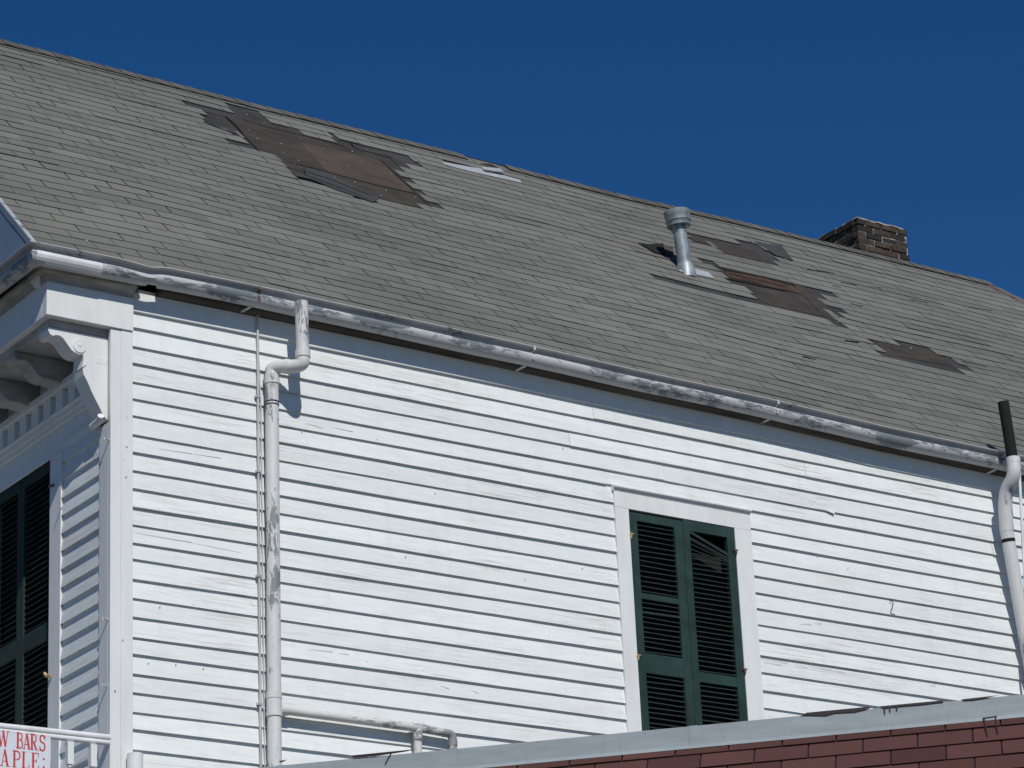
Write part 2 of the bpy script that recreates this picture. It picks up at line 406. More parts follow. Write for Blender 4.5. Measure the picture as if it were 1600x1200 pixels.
# ---- gutter: thin open channel swept round the corner
GP = [(.216, .0), (.222, .006), (.227, 0), (.222, -.006), (.192, -.010), (.184, -.016), (.183, -.034), (.190, -.040), (.199, -.052), (.202, -.068), (.196, -.088), (.183, -.106), (.163, -.119), (.143, -.123), (.122, -.118), (.106, -.104), (.098, -.085), (.095, -.06), (.094, -.01)]
PL = [.0, .0, .0, .0, .0, .0, .2, .8, 1.0, .9, .6, .3, .1, 0, 0, 0, 0, 0]
def gutter():
    mb = MB(); rnd = random.Random(5)
    st = [('f', 6.9), ('f', 3), ('f', 1), ('c', 0)]
    x = -.7
    xsd = []
    while x < XE+.2: xsd.append(x); x += .018 if -.1 < x < .3 else .24
    rows = []
    for g, z in GP:
        row = []
        for k, v in st:
            if k == 'f': row.append(Vector((-.64-g, v, z+.39)))
            else: row.append(Vector((-.64-g, -g, z+.383)))
        for x in xsd:
            wob = .004*math.sin(x*3.1)*math.sin(x*1.3+1) if z < -.03 else 0
            row.append(Vector((x, -g-wob, z+zlip(x)+wob*.5-(.018*math.exp(-((x-.03)/.08)**2) if z > -.08 else 0))))
        rows.append(row)
    V = [p for r in rows for p in r]; n = len(rows[0]); 
    base = len(mb.v); mb.v += V
    for j in range(len(rows)-1):
        for i in range(n-1):
            xm = (rows[j][i].x+rows[j][i+1].x)/2
            zj = GP[j][1]; gj = GP[j][0]
            if i > 4 and ((xm-.078)/.062)**2+((j-14.9)/3.6)**2 < 1: continue       # outlet hole
            
            mb.f.append((j*n+i, j*n+i+1, (j+1)*n+i+1, (j+1)*n+i)); mb.t.append(PL[j]+(.55 if xm > 6.25 and 5 < j < 13 else 0))
    return mb
gut = obj('gutter', gutter(), 'gutter_paint', house, closed=False, smooth=True)
so_ = gut.modifiers.new('solid', 'SOLIDIFY'); so_.thickness = .002; so_.offset = 0
mb = MB()   # strap hangers
for (px, py) in ((405.5, 455), (834, 546), (1215, 633), (1568, 711)):
    p = side(px, py, .21); x = p.x; z = zlip(x); h = MB()
    pr = [(.222, .004), (.222, -.02), (.190, -.03), (.190, -.045), (.207, -.07), (.200, -.09)]
    for a, b in zip(pr, pr[1:]):
        h.hexa([(x-.009, -a[0]-.003, z+a[1]), (x+.009, -a[0]-.003, z+a[1]), (x+.009, -a[0], z+a[1]), (x-.009, -a[0], z+a[1]),
                (x-.009, -b[0]-.003, z+b[1]), (x+.009, -b[0]-.003, z+b[1]), (x+.009, -b[0], z+b[1]), (x-.009, -b[0], z+b[1])])
    h.hexa([(x-.009, -.225, z+.0045), (x+.009, -.225, z+.0045), (x+.009, -.1, z+.0045), (x-.009, -.1, z+.0045), (x-.009, -.225, z+.009), (x+.009, -.225, z+.009), (x+.009, -.1, z+.009), (x-.009, -.1, z+.009)])
    
    st_ = MB(); st_.tube([(x-.03, -.145, z-.124), (x-.06, -.06, z-.14)], .009, 8); obj('strut', st_, 'pipe_paint', gut)
    obj('gutter_hanger', h, 'rust' if px < 500 else 'pipe_paint', gut)
mb = MB()  # repaired sleeve of newer gutter
for (x0, x1) in ((-.80, -.32),):
    P2 = [(g+.004, z) for g, z in GP[6:13]]
    for a, b in zip(P2, P2[1:]): mb.hexa([(x0, -a[0], .386+a[1]), (x1, -a[0], .386+a[1]), (x1, -a[0]+.004, .386+a[1]), (x0, -a[0]+.004, .386+a[1]), (x0, -b[0], .386+b[1]), (x1, -b[0], .386+b[1]), (x1, -b[0]+.004, .386+b[1]), (x0, -b[0]+.004, .386+b[1])], 0)
obj('gutter_sleeve', mb, 'white_plastic', gut)
# ---- corner board
mb = MB(); mb.box(-.172, -.094, -.035, .0-.0005, -G+.13, -.035); mb.box(-.0935, -.008, -.0385, .0-.0005, -G+.13, -.035)
mb.box(-.172, -.150, .0, .128, -G+.13, -.70)
obj('corner_board', mb, 'trim', house, bevel=.003)
# ---- cornice with crown, brackets and dentils
mb = MB()
mb.box(-.655, -.008, -.05, .02, -.034, .285); mb.box(-.655, -.30, .0205, YB, -.034, .285)
mb.box(-.2995, FX, .0205, YB, -.034, .05)
cor = obj('cornice', mb, 'trim', house, bevel=.003)
mb = MB(); mb.box(-.60, -.155, .015, YB, -.085, -.0345); obj('soffit', mb, 'shaded_grimy_trim', cor, bevel=.003)
def crown():
    pr = [(.0505, .205), (.060, .205), (.060, .222), (.068, .226), (.070, .236), (.080, .246), (.100, .254), (.108, .268), (.108, .285), (.0505, .285)]
    n = len(pr); V = []
    for kind in ('e', 'c', 'f'):
        for g, z in pr:
            if kind == 'e': V.append((-.012-(g-.05)*.0, -g, z))
            elif kind == 'c': V.append((-.607-g, -g, z))
            else: V.append((-.607-g, YB, z))
    F = [(i*n+k, i*n+(k+1) % n, (i+1)*n+(k+1) % n, (i+1)*n+k) for i in range(2) for k in range(n)]+[tuple(range(n)), tuple(range(2*n, 3*n))]
    return MB().mesh(V, F)
obj('crown_moulding', crown(), 'dirty_trim', cor)
mb = MB(); mb.box(-.165, FX, .128, YB, -.68, -.086); mb.box(-.255, -.1655, .0205, YB, -.285, -.235); mb.box(-.215, -.1655, .128, YB, -.4705, -.42)
mb.box(-.235, -.1655, .128, YB, -.455+.02, -.4195); mb.box(-.19, -.1655, .128, YB, -.50, -.471)
obj('frieze_moulding', mb, 'trim', cor, bevel=.004)
for k in range(16):
    mb = MB(); y0 = .375+.0+k*.188-.0
    mb.box(-.232, -.166, y0, y0+.105, -.418, -.286); obj('dentil', mb, 'trim', cor, bevel=.002)
BP = [(-.62, -.088), (-.622, -.115), (-.608, -.141), (-.585, -.150), (-.567, -.140), (-.540, -.138), (-.514, -.150), (-.490, -.178), (-.466, -.207), (-.448, -.226), (-.430, -.236), (-.395, -.246), (-.362, -.240), (-.360, -.28), (-.368, -.33), (-.358, -.385), (-.334, -.423), (-.315, -.460), (-.299, -.497), (-.263, -.559), (-.233, -.610), (-.205, -.66), (-.1735, -.68), (-.1735, -.088)]
for k in range(6):
    y0 = .022+.51*k; mb = MB(); prof = BP if k == 0 else BP[:13]+[(-.30, -.250), (-.24, -.262), (-.1575, -.262), (-.1575, -.088)]
    mb.prism([(x+.015, y0, z) for x, z in prof], (0, .15, 0))
    b = obj('bracket', mb, 'shaded_grimy_trim' if k else 'trim', cor, bevel=.003)
    if k: continue
    mb = MB(); mb.tube([(-.375, y0-.006, -.185), (-.375, y0+.004, -.185)], .050, 24); mb.tube([(-.375, y0-.010, -.178), (-.375, y0-.004, -.178)], [.012, .012], 10)
    obj('rosette', mb, 'trim', b, bevel=.002)
    if k: continue
    mb = MB(); mb.tube([(-.215, y0+.0, -.655), (-.205, y0+.03, -.672), (-.205, y0+.15, -.685)], [.022, .026, .024], 14); obj('bracket_drop', mb, 'trim', b, smooth=True)
mb = MB(); mb.tube([side(120, 581, .04), side(134, 571, .055)], [.006, .003], 8); obj('rusty_hook', mb, 'rust', cor)
# ---- front siding
def front_boards(y0, y1, n0=5):
    mb = MB(); rnd = random.Random(8)
    for n in range(n0, 75):
        k = max(2, int((y1-y0)/.25)); V = []; tn = rnd.random()
        zj = rnd.uniform(-.003, .003)
        for i in range(k+1):
            y = lerp(y0, y1, i/k); zb = -n*E+zj-.01
            V += [(FX-.001, y, zb+.001), (FX-.025, y, zb), (FX-.0235, y, zb+.004), (FX-.004, y, zb+E+.018)]
        F = []
        for i in range(k):
            a = i*4; b = a+4; F += [(a, b, b+1, a+1), (a+1, b+1, b+2, a+2), (a+2, b+2, b+3, a+3)]
        mb.mesh(V, F, tn)
    return mb
obj('siding', front_boards(.13, .68, 5), 'siding', house, closed=False)
obj('siding', front_boards(2.03, YB, 5), 'siding', house, closed=False)
# ---- shutters
def shutter(W0, W1, Z0, Z1, stile, rails, fmap, pitch, parent, matf='worn_green', broken=None, name='shutter', thin=()):
    """fmap(a, d, z) -> world; d = distance out of the wall"""
    fr = MB()
    def bx(a0, a1, d0, d1, z0, z1, m):
        m.hexa([fmap(a0, d0, z0), fmap(a1, d0, z0), fmap(a1, d1, z0), fmap(a0, d1, z0), fmap(a0, d0, z1), fmap(a1, d0, z1), fmap(a1, d1, z1), fmap(a0, d1, z1)])
    sL, sR = stile
    bx(W0, W0+sL, -.014, .022, Z0, Z1, fr); bx(W1-sR, W1, -.014, .022, Z0, Z1, fr)
    for (b, t) in rails: bx(W0+sL+.0003, W1-sR-.0003, -.013, .0205, b, t, fr)
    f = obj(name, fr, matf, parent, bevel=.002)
    lv = MB(); rs = sorted(rails); rnd = random.Random(int(W0*100))
    for (b0, t0), (b1, t1) in zip(rs, rs[1:]):
        n = max(1, int((b1-t0)/pitch)); p = (b1-t0)/n
        for i in range(n):
            zc = t0+p*(i+.5); sag = rnd.uniform(-.003, .003); ti = rnd.uniform(-.004, .004)
            if broken and broken(zc) == 'skip': continue
            dr = broken(zc) if broken else 0
            a0, a1 = W0+sL-.003, W1-sR+.003
            lo = (.014, zc-.009+ti*.6); hi = (-.012, zc+.003+ti*.6)
            def q(a, d, z, s): return fmap(a, d, z+s)
            s0, s1 = sag, -sag-(dr or 0)
            out = .004 if dr else 0
            lv.hexa([q(a0, lo[0]+out, lo[1], s0), q(a1, lo[0]+out, lo[1], s1), q(a1, hi[0], hi[1], s1), q(a0, hi[0], hi[1], s0),
                     q(a0, lo[0]+out, lo[1]+.006, s0), q(a1, lo[0]+out, lo[1]+.006, s1), q(a1, hi[0], hi[1]+.005, s1), q(a0, hi[0], hi[1]+.005, s0)])
    for (a0, z0, a1, z1, h) in thin:
        lv.hexa([fmap(a0, .010, z0), fmap(a1, .010, z1), fmap(a1, .020, z1), fmap(a0, .020, z0), fmap(a0, .010, z0+h), fmap(a1, .010, z1+h), fmap(a1, .020, z1+h), fmap(a0, .020, z0+h)])
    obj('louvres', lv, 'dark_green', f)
    return f
win = empty('window', (4.6, 0, -2.85), None, None, parent=house)
sm = lambda a, d, z: Vector((a, -.010-d, z))
WB = -2.76
shutter(4.103, 4.598, WB, -.690, (.071, .078), [(-.752, -.690), (-1.352, -1.306), (-1.915, -1.765), (WB, WB+.08)], sm, .0375, win, thin=[(4.17, -1.462, 4.524, -1.458, .016), (4.17, -1.80, 4.524, -1.795, .012)])
def brk(z):
    if z > -.80: return 'skip'
    if z > -.915: return .045+(z+.915)*.75
    return 0
shutter(4.602, 5.090, WB, -.672, (.062, .072), [(-.758, -.672), (-1.925, -1.848), (WB, WB+.08)], sm, .0375, win, broken=brk,
        thin=[(4.664, -.775, 5.016, -.905, .022), (4.664, -.818, 5.016, -.928, .010)])
mb = MB()
mb.box(3.976, 4.1005, -.036, .0-.0005, -2.80, -.672); mb.box(5.0935, 5.252, -.036, -.0005, -2.80, -.672)
mb.box(3.976, 5.252, -.0365, -.0005, -.6715, -.545)
mb.box(4.055, 4.1007, -.0004, .10, -2.80, -.60); mb.box(5.0933, 5.165, -.0004, .10, -2.80, -.60)
mb.box(3.94, 5.29, -.07, .0, -2.85, -2.801)
obj('casing', mb, 'trim', win, bevel=.002)
mb = MB(); mb.prism([(3.966, -.001, -.545), (3.966, -.040, -.5455), (3.966, -.040, -.530), (3.966, -.062, -.522), (3.966, -.062, -.510), (3.966, -.001, -.495)], (1.29, 0, 0)); obj('hood_moulding', mb, 'trim', win, bevel=.0015)
mb = MB(); mb.box(4.05, 5.17, .1005, .11, -2.85, -.6); obj('dark_backing', mb, 'dark_inside', win)
for (px, py) in ((986, 836), (997, 1026), (1150, 862), (1164, 1048)):
    p = side(px, py, .04); mb = MB(); s = -1 if px < 1100 else 1
    mb.box(p.x-.008, p.x+.008, -.046, -.0365, p.z-.014, p.z+.014); mb.tube([p+Vector((0, 0, -.026)), p+Vector((0, -.010, .016))], .006, 8); mb.tube([p+Vector((-s*.024, -.004, .01)), p+Vector((s*.014, -.010, .010))], .005, 8)
    obj('hinge', mb, 'brass' if s < 0 else 'rust', win)
# ---- front window
fw = empty('window', (FX, 1.35, -3.6), None, None, parent=house)
fm = lambda a, d, z: Vector((FX+.02-d, a, z))
shutter(.856, 1.352, -3.4, -.690, (.062, .052), [(-.76, -.69), (-1.96, -1.83), (-3.4, -3.28)], fm, .042, fw, matf='dark_green')
shutter(1.356, 1.852, -3.4, -.690, (.052, .062), [(-.76, -.69), (-1.96, -1.83), (-3.4, -3.28)], fm, .042, fw, matf='dark_green')
mb = MB(); mb.box(-.178, FX+.0, .682, .853, -3.5, -.6805); mb.box(-.178, FX, 1.855, 2.03, -3.5, -.6805)
obj('casing', mb, 'trim', fw, bevel=.003)
mb = MB(); mb.box(FX+.10, FX+.11, .8405, 1.8695, -3.5, -.66); obj('dark_backing', mb, 'dark_inside', fw)
mb = MB(); p = on(76, 1056, (1, 0, 0), -.19); mb.tube([p+Vector((0, -.03, -.008)), p+Vector((-.01, .02, .004))], .012, 10); mb.tube([p+Vector((-.01, .01, .0)), p+Vector((-.02, .025, .022))], .012, 10); obj('shutter_catch', mb, 'brass', fw, smooth=True)
mb = MB(); p = on(80, 760, (1, 0, 0), -.19); mb.tube([p+Vector((0, -.03, 0)), p+Vector((0, .03, .01))], .01, 8); obj('shutter_catch', mb, 'weathered_wood', fw)
# ================================================================= roof
RZ = [(-.9, 3.853), (.594, 3.853), (2.989, 3.835), (4.952, 3.843), (6.782, 3.828), (8.185, 3.855), (11.37, 3.862)]
Y0, Y1 = -.155, 3.42; XR = 11.37; XL = -.80
def ez(x): return zlip(x)+.018
def rz(x): return interp(x, RZ)
NRM = Vector((0, -math.sin(math.radians(44)), math.cos(math.radians(44))))
def R_(u, v, h=0):
    return Vector((u, lerp(Y0, Y1, v), lerp(ez(u), rz(u), v)))+NRM*(h+.006*math.sin(u*1.9+v*3)*math.sin(v*math.pi)*math.sin(u*.7+1))
def uv(px, py):
    r = ray(px, py); lo, hi = 15, 40
    f = lambda t: (lambda p: p.z-lerp(ez(p.x), rz(p.x), (p.y-Y0)/(Y1-Y0)))(CC+r*(t/FP))
    for _ in range(40):
        m = (lo+hi)/2
        if (f(lo) > 0) == (f(m) > 0): lo = m
        else: hi = m
    p = CC+r*(lo/FP); return (p.x, (p.y-Y0)/(Y1-Y0))
def loc(poly, x0, y0, s): return [uv(x0+a/s, y0+b/s) for a, b in poly]
PATCH = [
 loc([(120,100),(250,133),(350,160),(385,163),(345,113),(520,155),(535,185),(720,235),(740,262),(905,298),(885,270),(1265,365),(1360,430),(1300,436),(1262,455),(1200,447),(1255,482),(1310,490),(1325,515),(1272,508),(1312,545),(1375,555),(1395,578),(1345,572),(1382,612),(1450,625),(1470,648),(1395,638),(1425,660),(1150,600),(1110,625),(940,565),(700,490),(650,430),(615,388),(350,325),(310,298),(395,310),(370,290),(447,305),(425,270),(385,268),(205,190),(240,150),(130,125)], 250, 130, 3.333),
 loc([(360,205),(500,235),(620,265),(612,242),(700,255),(730,275),(885,345),(800,338),(815,368),(740,350),(540,305),(500,268),(380,245)], 960, 300, 3.2),
 loc([(425,340),(510,362),(545,385),(880,455),(950,465),(1085,505),(1118,524),(1012,532),(1050,560),(1172,582),(1180,600),(1120,598),(1140,622),(1062,600),(1110,642),(1192,660),(1212,682),(1100,662),(1040,625),(770,565),(520,508),(210,442),(180,415),(330,440),(640,512),(695,522),(665,478),(575,462),(540,395),(440,362)], 960, 300, 3.2),
 loc([(500,890),(700,925),(900,970),(1070,1015),(1105,1050),(1022,1032),(1060,1072),(1180,1095),(1215,1135),(1130,1120),(1182,1160),(600,1035),(560,990),(645,1005),(590,965),(490,935),(455,910),(540,920)], 1240, 320, 4.286),
 loc([(480,285),(720,318),(860,345),(950,350),(1000,400),(1150,462),(1000,440),(840,400),(640,355),(490,310)], 600, 200, 5.333),
 loc([(125,258),(235,275),(295,300),(300,330),(240,320),(190,295)], 960, 300, 3.2),
]
NC = 35
def spans(poly, v):
    xsx = []
    for (a, b) in zip(poly, poly[1:]+poly[:1]):
        if (a[1] > v) != (b[1] > v): xsx.append(a[0]+(b[0]-a[0])*(v-a[1])/(b[1]-a[1]))
    xsx.sort(); return list(zip(xsx[::2], xsx[1::2]))
def shingles():
    mb = MB(); rnd = random.Random(11)
    for i in range(NC):
        v0 = i/NC; v1 = (i+1)/NC; vm = lerp(v0, v1, .5)
        holes = []
        for p in PATCH: holes += spans(p, vm)
        holes = [h for h in holes if h[1]-h[0] > .03]
        umax = XR+(XE+.25-XR)*(1-vm)
        off = (.167 if i % 2 else 0)+rnd.uniform(-.025, .025)+.02*math.sin(i*.9)
        u = XL-.33+off
        strip_n = 0; lift = 0; sh_t = rnd.random()
        while u < umax:
            if strip_n == 0:
                strip_n = 3; sh_t = rnd.choice([rnd.uniform(.35, 1), rnd.uniform(.55, 1), rnd.uniform(0, .45)]); sz = rnd.uniform(-.0035, .0035)
                lift = rnd.choice([0]*11+[.002, .003, .006])
            strip_n -= 1
            e = u+.333
            gap = rnd.choice([.010, .013, .009, .006])
            if strip_n == 2 and rnd.random() < .5: gap = .002
            segs = [(max(u+gap, XL), min(e, umax))]
            for h0, h1 in holes:
                ns = []
                for a, b in segs:
                    if h1 <= a or h0 >= b: ns.append((a, b)); continue
                    if h0 > a: ns.append((a, h0))
                    if h1 < b: ns.append((h1, b))
                segs = ns
            for a, b in segs:
                if b-a < .012: continue
                tn = min(1, max(0, sh_t+rnd.uniform(-.16, .16)))
                k = 2; th = .0070+rnd.uniform(-.001, .0015)
                lf = [th+lift*rnd.uniform(.3, 1), th+lift*rnd.uniform(.3, 1)]
                va = v0+sz/5-.0006; vb = v1+.004
                bl, br = R_(a, va, lf[0]), R_(b, va, lf[1]); ul, ur = R_(a, vb, .0015), R_(b, vb, .0015)
                b0, b1 = R_(a, va, -.001), R_(b, va, -.001); u0, u1 = R_(a, vb, -.002), R_(b, vb, -.002)
                mb.mesh([bl, br, ur, ul, b0, b1, u1, u0], [(0, 1, 2, 3), (4, 5, 1, 0), (5, 6, 2, 1), (7, 4, 0, 3)], tn)
            u = e
    return mb
roof = obj('roof', shingles(), 'grey_shingle', house, closed=False)
mb = MB()      # deck / underlay
us = [XL+.003+i*.4 for i in range(31)]+[XR]
hole3 = loc([(548,385),(730,418),(880,462),(945,512),(860,492),(565,425)], 960, 300, 3.2)
for a, b in zip(us, us[1:]):
    for j in range(9): mb.quad(R_(a, j/9, -.005), R_(b, j/9, -.005), R_(b, (j+1)/9, -.005), R_(a, (j+1)/9, -.005))
for j in range(9):
    va, vb = j/9, (j+1)/9; ua = XR+(XE+.24-XR)*(1-va); ub = XR+(XE+.24-XR)*(1-vb)
    mb.quad(R_(XR, va, -.005), R_(ua, va, -.005), R_(ub, vb, -.005), R_(XR, vb, -.005))
obj('underlay', mb, 'dark_underlay', roof, closed=False)
mb = MB()      # back and hip slopes, underside
zb = .36; T = Vector((XL, Y1, rz(0)-.004)); U = Vector((XR, Y1, rz(XR)-.004))
mb.quad(T, U, (XE+.25, YB+.2, zb), (XL, YB+.2, zb)); mb.poly([U, (XE+.25, YB+.2, zb), (XE+.25, Y0, ez(15)-.006)])
obj('rear_slopes', mb, 'ridge_shingle', roof, closed=False)
mb = MB(); mb.quad((XL+.02, Y0+.06, .352), (FX, Y0+.06, .352), (FX, YB, .352), (XL+.02, YB, .352)); obj('eave_board', mb, 'weathered_wood', roof, closed=False)
# ridge caps
mb = MB(); rnd = random.Random(4); x = XL; parted = False
while x < XR:
    e = min(x+.155, XR+.05)
    if x > 5.05 and not parted: obj('ridge_cap', mb, 'ridge_shingle', roof, closed=True); mb = MB(); parted = True
    if not (5.05 < x+.08 < 5.50):
        zt = rz(x)+.030+rnd.uniform(-.002, .003); zt2 = rz(e)+.022; t = rnd.random(); wd = .125
        for sgn in (-1, 1):
            a = Vector((x, Y1, zt)); b = Vector((e+.02, Y1, zt2)); dr = Vector((0, sgn*wd*.72, -wd*.68))
            q = [a, b, b+dr, a+dr]; n_ = Vector((0, sgn*.69, .72))*-.010
            mb.hexa([p+n_ for p in q]+q, t)
    x = e
obj('ridge_cap', mb, 'ridge_shingle', roof, closed=True); mb = MB()
P0 = Vector((XR, Y1, rz(XR)+.03)); P1 = Vector((XE+.25, Y0, ez(15)+.03)); n = 34
for i in range(n):
    a = P0.lerp(P1, i/n); b = P0.lerp(P1, (i+1.12)/n); t = rnd.random()
    b = b-Vector((0, 0, .010))
    d1 = Vector((-.11, -.005, -.012)); d2 = Vector((.07, .07, -.085))
    for dr in (Vector((-.125, 0, -.004)), Vector((0, .125, -.004))):
        q = [a, b, b+dr, a+dr]; mb.hexa([p+Vector((0, 0, -.010)) for p in q]+q, t)
obj('hip_cap', mb, 'ridge_shingle', roof, closed=True)
def flat(poly, h, t=.5, mb=None, th=.002):
    mb = mb or MB()
    top = [R_(a, b, h) for a, b in poly]; mb.prism(top, NRM*-th, t); return mb
# brown felt inside the patches
obj('torn_felt', flat(loc([(345,178),(720,240),(1000,335),(1150,400),(1420,660),(1150,602),(870,500),(650,432),(625,392),(520,362),(430,262)],250,130,3.333), -.001), 'brown_felt', roof)
obj('torn_felt', flat(loc([(722,308),(900,345),(1145,400),(1320,570),(1080,520),(870,460),(800,380)],250,130,3.333), .001), 'light_felt', roof, label='lighter brown felt panel in the large bare patch')
obj('torn_felt', flat(loc([(720,500),(880,500),(1040,610),(1212,660),(1100,655),(1040,620),(770,560),(690,520)],960,300,3.2), -.001), 'brown_felt', roof)
obj('torn_felt', flat(loc([(880,455),(945,468),(1060,560),(1080,600),(1130,655),(1040,615),(945,515)],960,300,3.2), .0005), 'brown_felt', roof)
obj('torn_felt', flat(loc([(520,895),(900,972),(1000,1015),(1060,1075),(640,1005),(590,960)],1240,320,4.286), -.001), 'brown_felt', roof)
obj('torn_felt', flat(loc([(380,210),(620,268),(740,345),(540,300),(500,266),(380,240)],960,300,3.2), -.001), 'brown_felt', roof)
# bare boards in the hole
hb = MB(); flat(hole3, .0015, mb=hb); obj('bare_sheathing', hb, 'orange_wood', roof, label='bare orange brown sheathing boards')
hb = MB()
for (pp, h) in (([(545,385),(730,412),(880,455),(905,470),(880,468),(725,424),(548,394)], .006), ([(560,428),(860,492),(862,497),(700,465),(562,434)], .004), ([(570,408),(860,472),(862,475),(572,411)], .004)): flat(loc(pp,960,300,3.2), h, mb=hb, th=.004)
each('board_gap', hb, 'black_hole', roof)
# creases and curled felt edges; black paints in the shadow along the overlaps
cr = MB()
def ribbon(pts, x0, y0, s, w=.012, h=.010, mb=cr):
    P_ = [R_(*uv(x0+a/s, y0+b/s), .002) for a, b in pts]
    for p, q in zip(P_, P_[1:]):
        d = (q-p).normalized(); sd = d.cross(NRM)*w*.5
        mb.hexa([p-sd, p+sd, q+sd, q-sd, p-sd*.3+NRM*h, p+sd*.2+NRM*h, q+sd*.2+NRM*h, q-sd*.3+NRM*h])
ribbon([(340,176),(385,215),(430,265)],250,130,3.333); ribbon([(430,265),(475,315),(520,362)],250,130,3.333,.006,.005)
ribbon([(430,192),(560,232),(750,275),(960,330)],250,130,3.333,.005,.004); ribbon([(980,300),(1010,335),(1040,350),(1200,390)],250,130,3.333,.008,.007)
ribbon([(660,413),(800,445),(1080,520),(1330,578)],250,130,3.333,.006,.005); ribbon([(1145,400),(1280,525),(1420,660)],250,130,3.333,.006,.006)
ribbon([(225,205),(300,235),(395,272)],250,130,3.333,.010,.010); ribbon([(1195,390),(1240,430)],250,130,3.333,.005,.004)
ribbon([(340,176),(220,150)],250,130,3.333,.005,.004)
each('felt_crease', cr, 'black_hole', roof)
fl = MB(); q = loc([(745,445),(860,470),(1060,570),(1140,600),(1112,626),(930,565),(790,508),(700,488),(760,480)],250,130,3.333)
flat(q, .012, mb=fl, th=.006)
obj('folded_felt_flap', fl, 'slate_flap', roof, label='dark folded strip of torn roofing')
cr2 = MB(); ribbon([(760,470),(900,515),(1090,592)],250,130,3.333,.010,.018,cr2); ribbon([(740,482),(900,540),(1080,610)],250,130,3.333,.008,.016,cr2); each('felt_crease', cr2, 'slate_flap', roof)
# lifted butt edges: their long shadows painted as black ribbons
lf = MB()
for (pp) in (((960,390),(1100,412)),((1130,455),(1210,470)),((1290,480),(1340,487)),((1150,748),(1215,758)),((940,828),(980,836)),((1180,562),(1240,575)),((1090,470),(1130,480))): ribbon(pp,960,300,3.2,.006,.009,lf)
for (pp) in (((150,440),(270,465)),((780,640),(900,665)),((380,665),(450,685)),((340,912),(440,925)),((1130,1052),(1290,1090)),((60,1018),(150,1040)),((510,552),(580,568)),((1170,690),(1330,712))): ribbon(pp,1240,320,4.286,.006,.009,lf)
each('lifted_edge_shadow', lf, 'black_hole', roof)
# ridge flashing
rf = MB(); flat(loc([(480,288),(600,312),(730,335),(860,352),(950,352),(985,398),(1130,440),(1145,465),(1000,432),(840,397),(640,352),(500,312)],600,200,5.333), .010, mb=rf, th=.003)
a, b, c_, d = [R_(*uv(600+x/5.333, 200+y/5.333), h) for x, y, h in ((800,344,.014),(955,358,.016),(990,402,.03),(830,372,.020))]
rf.hexa([a, d, c_, b]+[p+NRM*.012 for p in (a, d, c_, b)])
obj('ridge_flashing', rf, 'flashing_metal', roof)
cc = MB(); base = [on(600+x/5.333, 200+y/5.333, (0, 1, 0), Y1-.10) for x, y in ((730,325),(765,306),(820,295),(890,298),(950,325),(985,372),(955,352),(880,345),(800,332))]
cc.prism(base, (0, .1, .0)); obj('curled_ridge_cap', cc, 'brown_felt', roof)
# specks
sp = MB(); rnd = random.Random(2)
L1 = [(505,295),(628,322),(645,367),(700,425),(720,408),(910,495),(925,505),(938,520),(1012,520),(980,438),(1050,415),(1190,503),(1205,480),(1328,600),(1150,590),(1175,563),(450,168),(462,250),(540,212),(848,417),(995,385),(730,290),(300,512),(848,345),(1075,352),(1000,360)]
for a, b in L1:
    p = R_(*uv(250+a/3.333, 130+b/3.333), .006); r = rnd.uniform(.002, .005)*(1.4 if a > 900 and a < 1030 and b > 480 else 1); sp.tube([p, p+NRM*.006], r, 6)
for px, py in ((192,217),(184,139),(340,283),(1480,560),(1400,565),(1307,506),(1442,468),(135,378),(705,367),(1447,449),(1423,545)): p = R_(*uv(px, py), .006); sp.tube([p, p+NRM*.006], rnd.uniform(.003, .006), 6)
each('debris_speck', sp, 'white_speck', roof)
# loose shingles
def loose(pts, lift, mat, label):
    mb = MB(); P_ = [R_(*uv(px, py), 0) + NRM*h for (px, py), h in zip(pts, lift)]
    n = len(P_); c = sum(P_, Vector())/n
    V = P_+[p+NRM*.006 for p in P_]
    F = [tuple(range(n))[::-1], tuple(range(n, 2*n))]+[(i, (i+1) % n, (i+1) % n+n, i+n) for i in range(n)]
    mb.mesh(V, F); o = obj('loose_shingle', mb, mat); tag(o, label, 'shingle'); return o
loose([(1179,378),(1197,386),(1219,390),(1238,409),(1222,403),(1212,400)], [.004,.03,.035,.012,.006,.004], 'slate_flap', 'dark bent loose shingle lying flat near the chimney side of the vent pipe')
loose([(997,381),(1012,385),(1034,386),(1038,400),(1022,396)], [.012,.02,.035,.012,.012], 'black_hole', 'small black curled shingle sticking up left of the vent pipe')
mb = MB(); P_ = [R_(*uv(px, py), h) for px, py, h in ((1036,387,.014),(1050,390,.014),(1052,402,.014),(1040,401,.014))]; mb.prism(P_, NRM*.006); obj('lifted_tab', mb, 'light_felt', roof)
# ---- vent pipe
vp = empty('vent_pipe', (6.388, 1.927, 2.42), None, None, parent=house)
B = R_(*uv(1072, 424), 0); TT = B+Vector((-.045, 0, .45))
mb = MB(); mb.tube([B-Vector((0, 0, .08)), B.lerp(TT, .4), TT], [.064, .060, .058], 28); mb.tube([B.lerp(TT, .80), B.lerp(TT, .83)], [.0615, .0615], 28); obj('flue', mb, 'galvanised', vp, smooth=True)
mb = MB(); ax = (TT-B).normalized()
mb.tube([TT-ax*.03, TT+ax*.005, TT+ax*.012, TT+ax*.055, TT+ax*.060, TT+ax*.105, TT+ax*.110], [.103, .106, .113, .113, .116, .116, .110], 32)
mb.tube([TT+ax*.110, TT+ax*.135], [.108, .02], 32)
obj('cap', mb, 'galvanised', vp, smooth=True)
mb = MB()
for k in range(4):
    a = k*math.pi/2+.3; d = Vector((math.cos(a), math.sin(a), 0)); mb.tube([TT-ax*.09+d*.06, TT-ax*.02+d*.095], .005, 6)
each('cap_strut', mb, 'galvanised', vp)
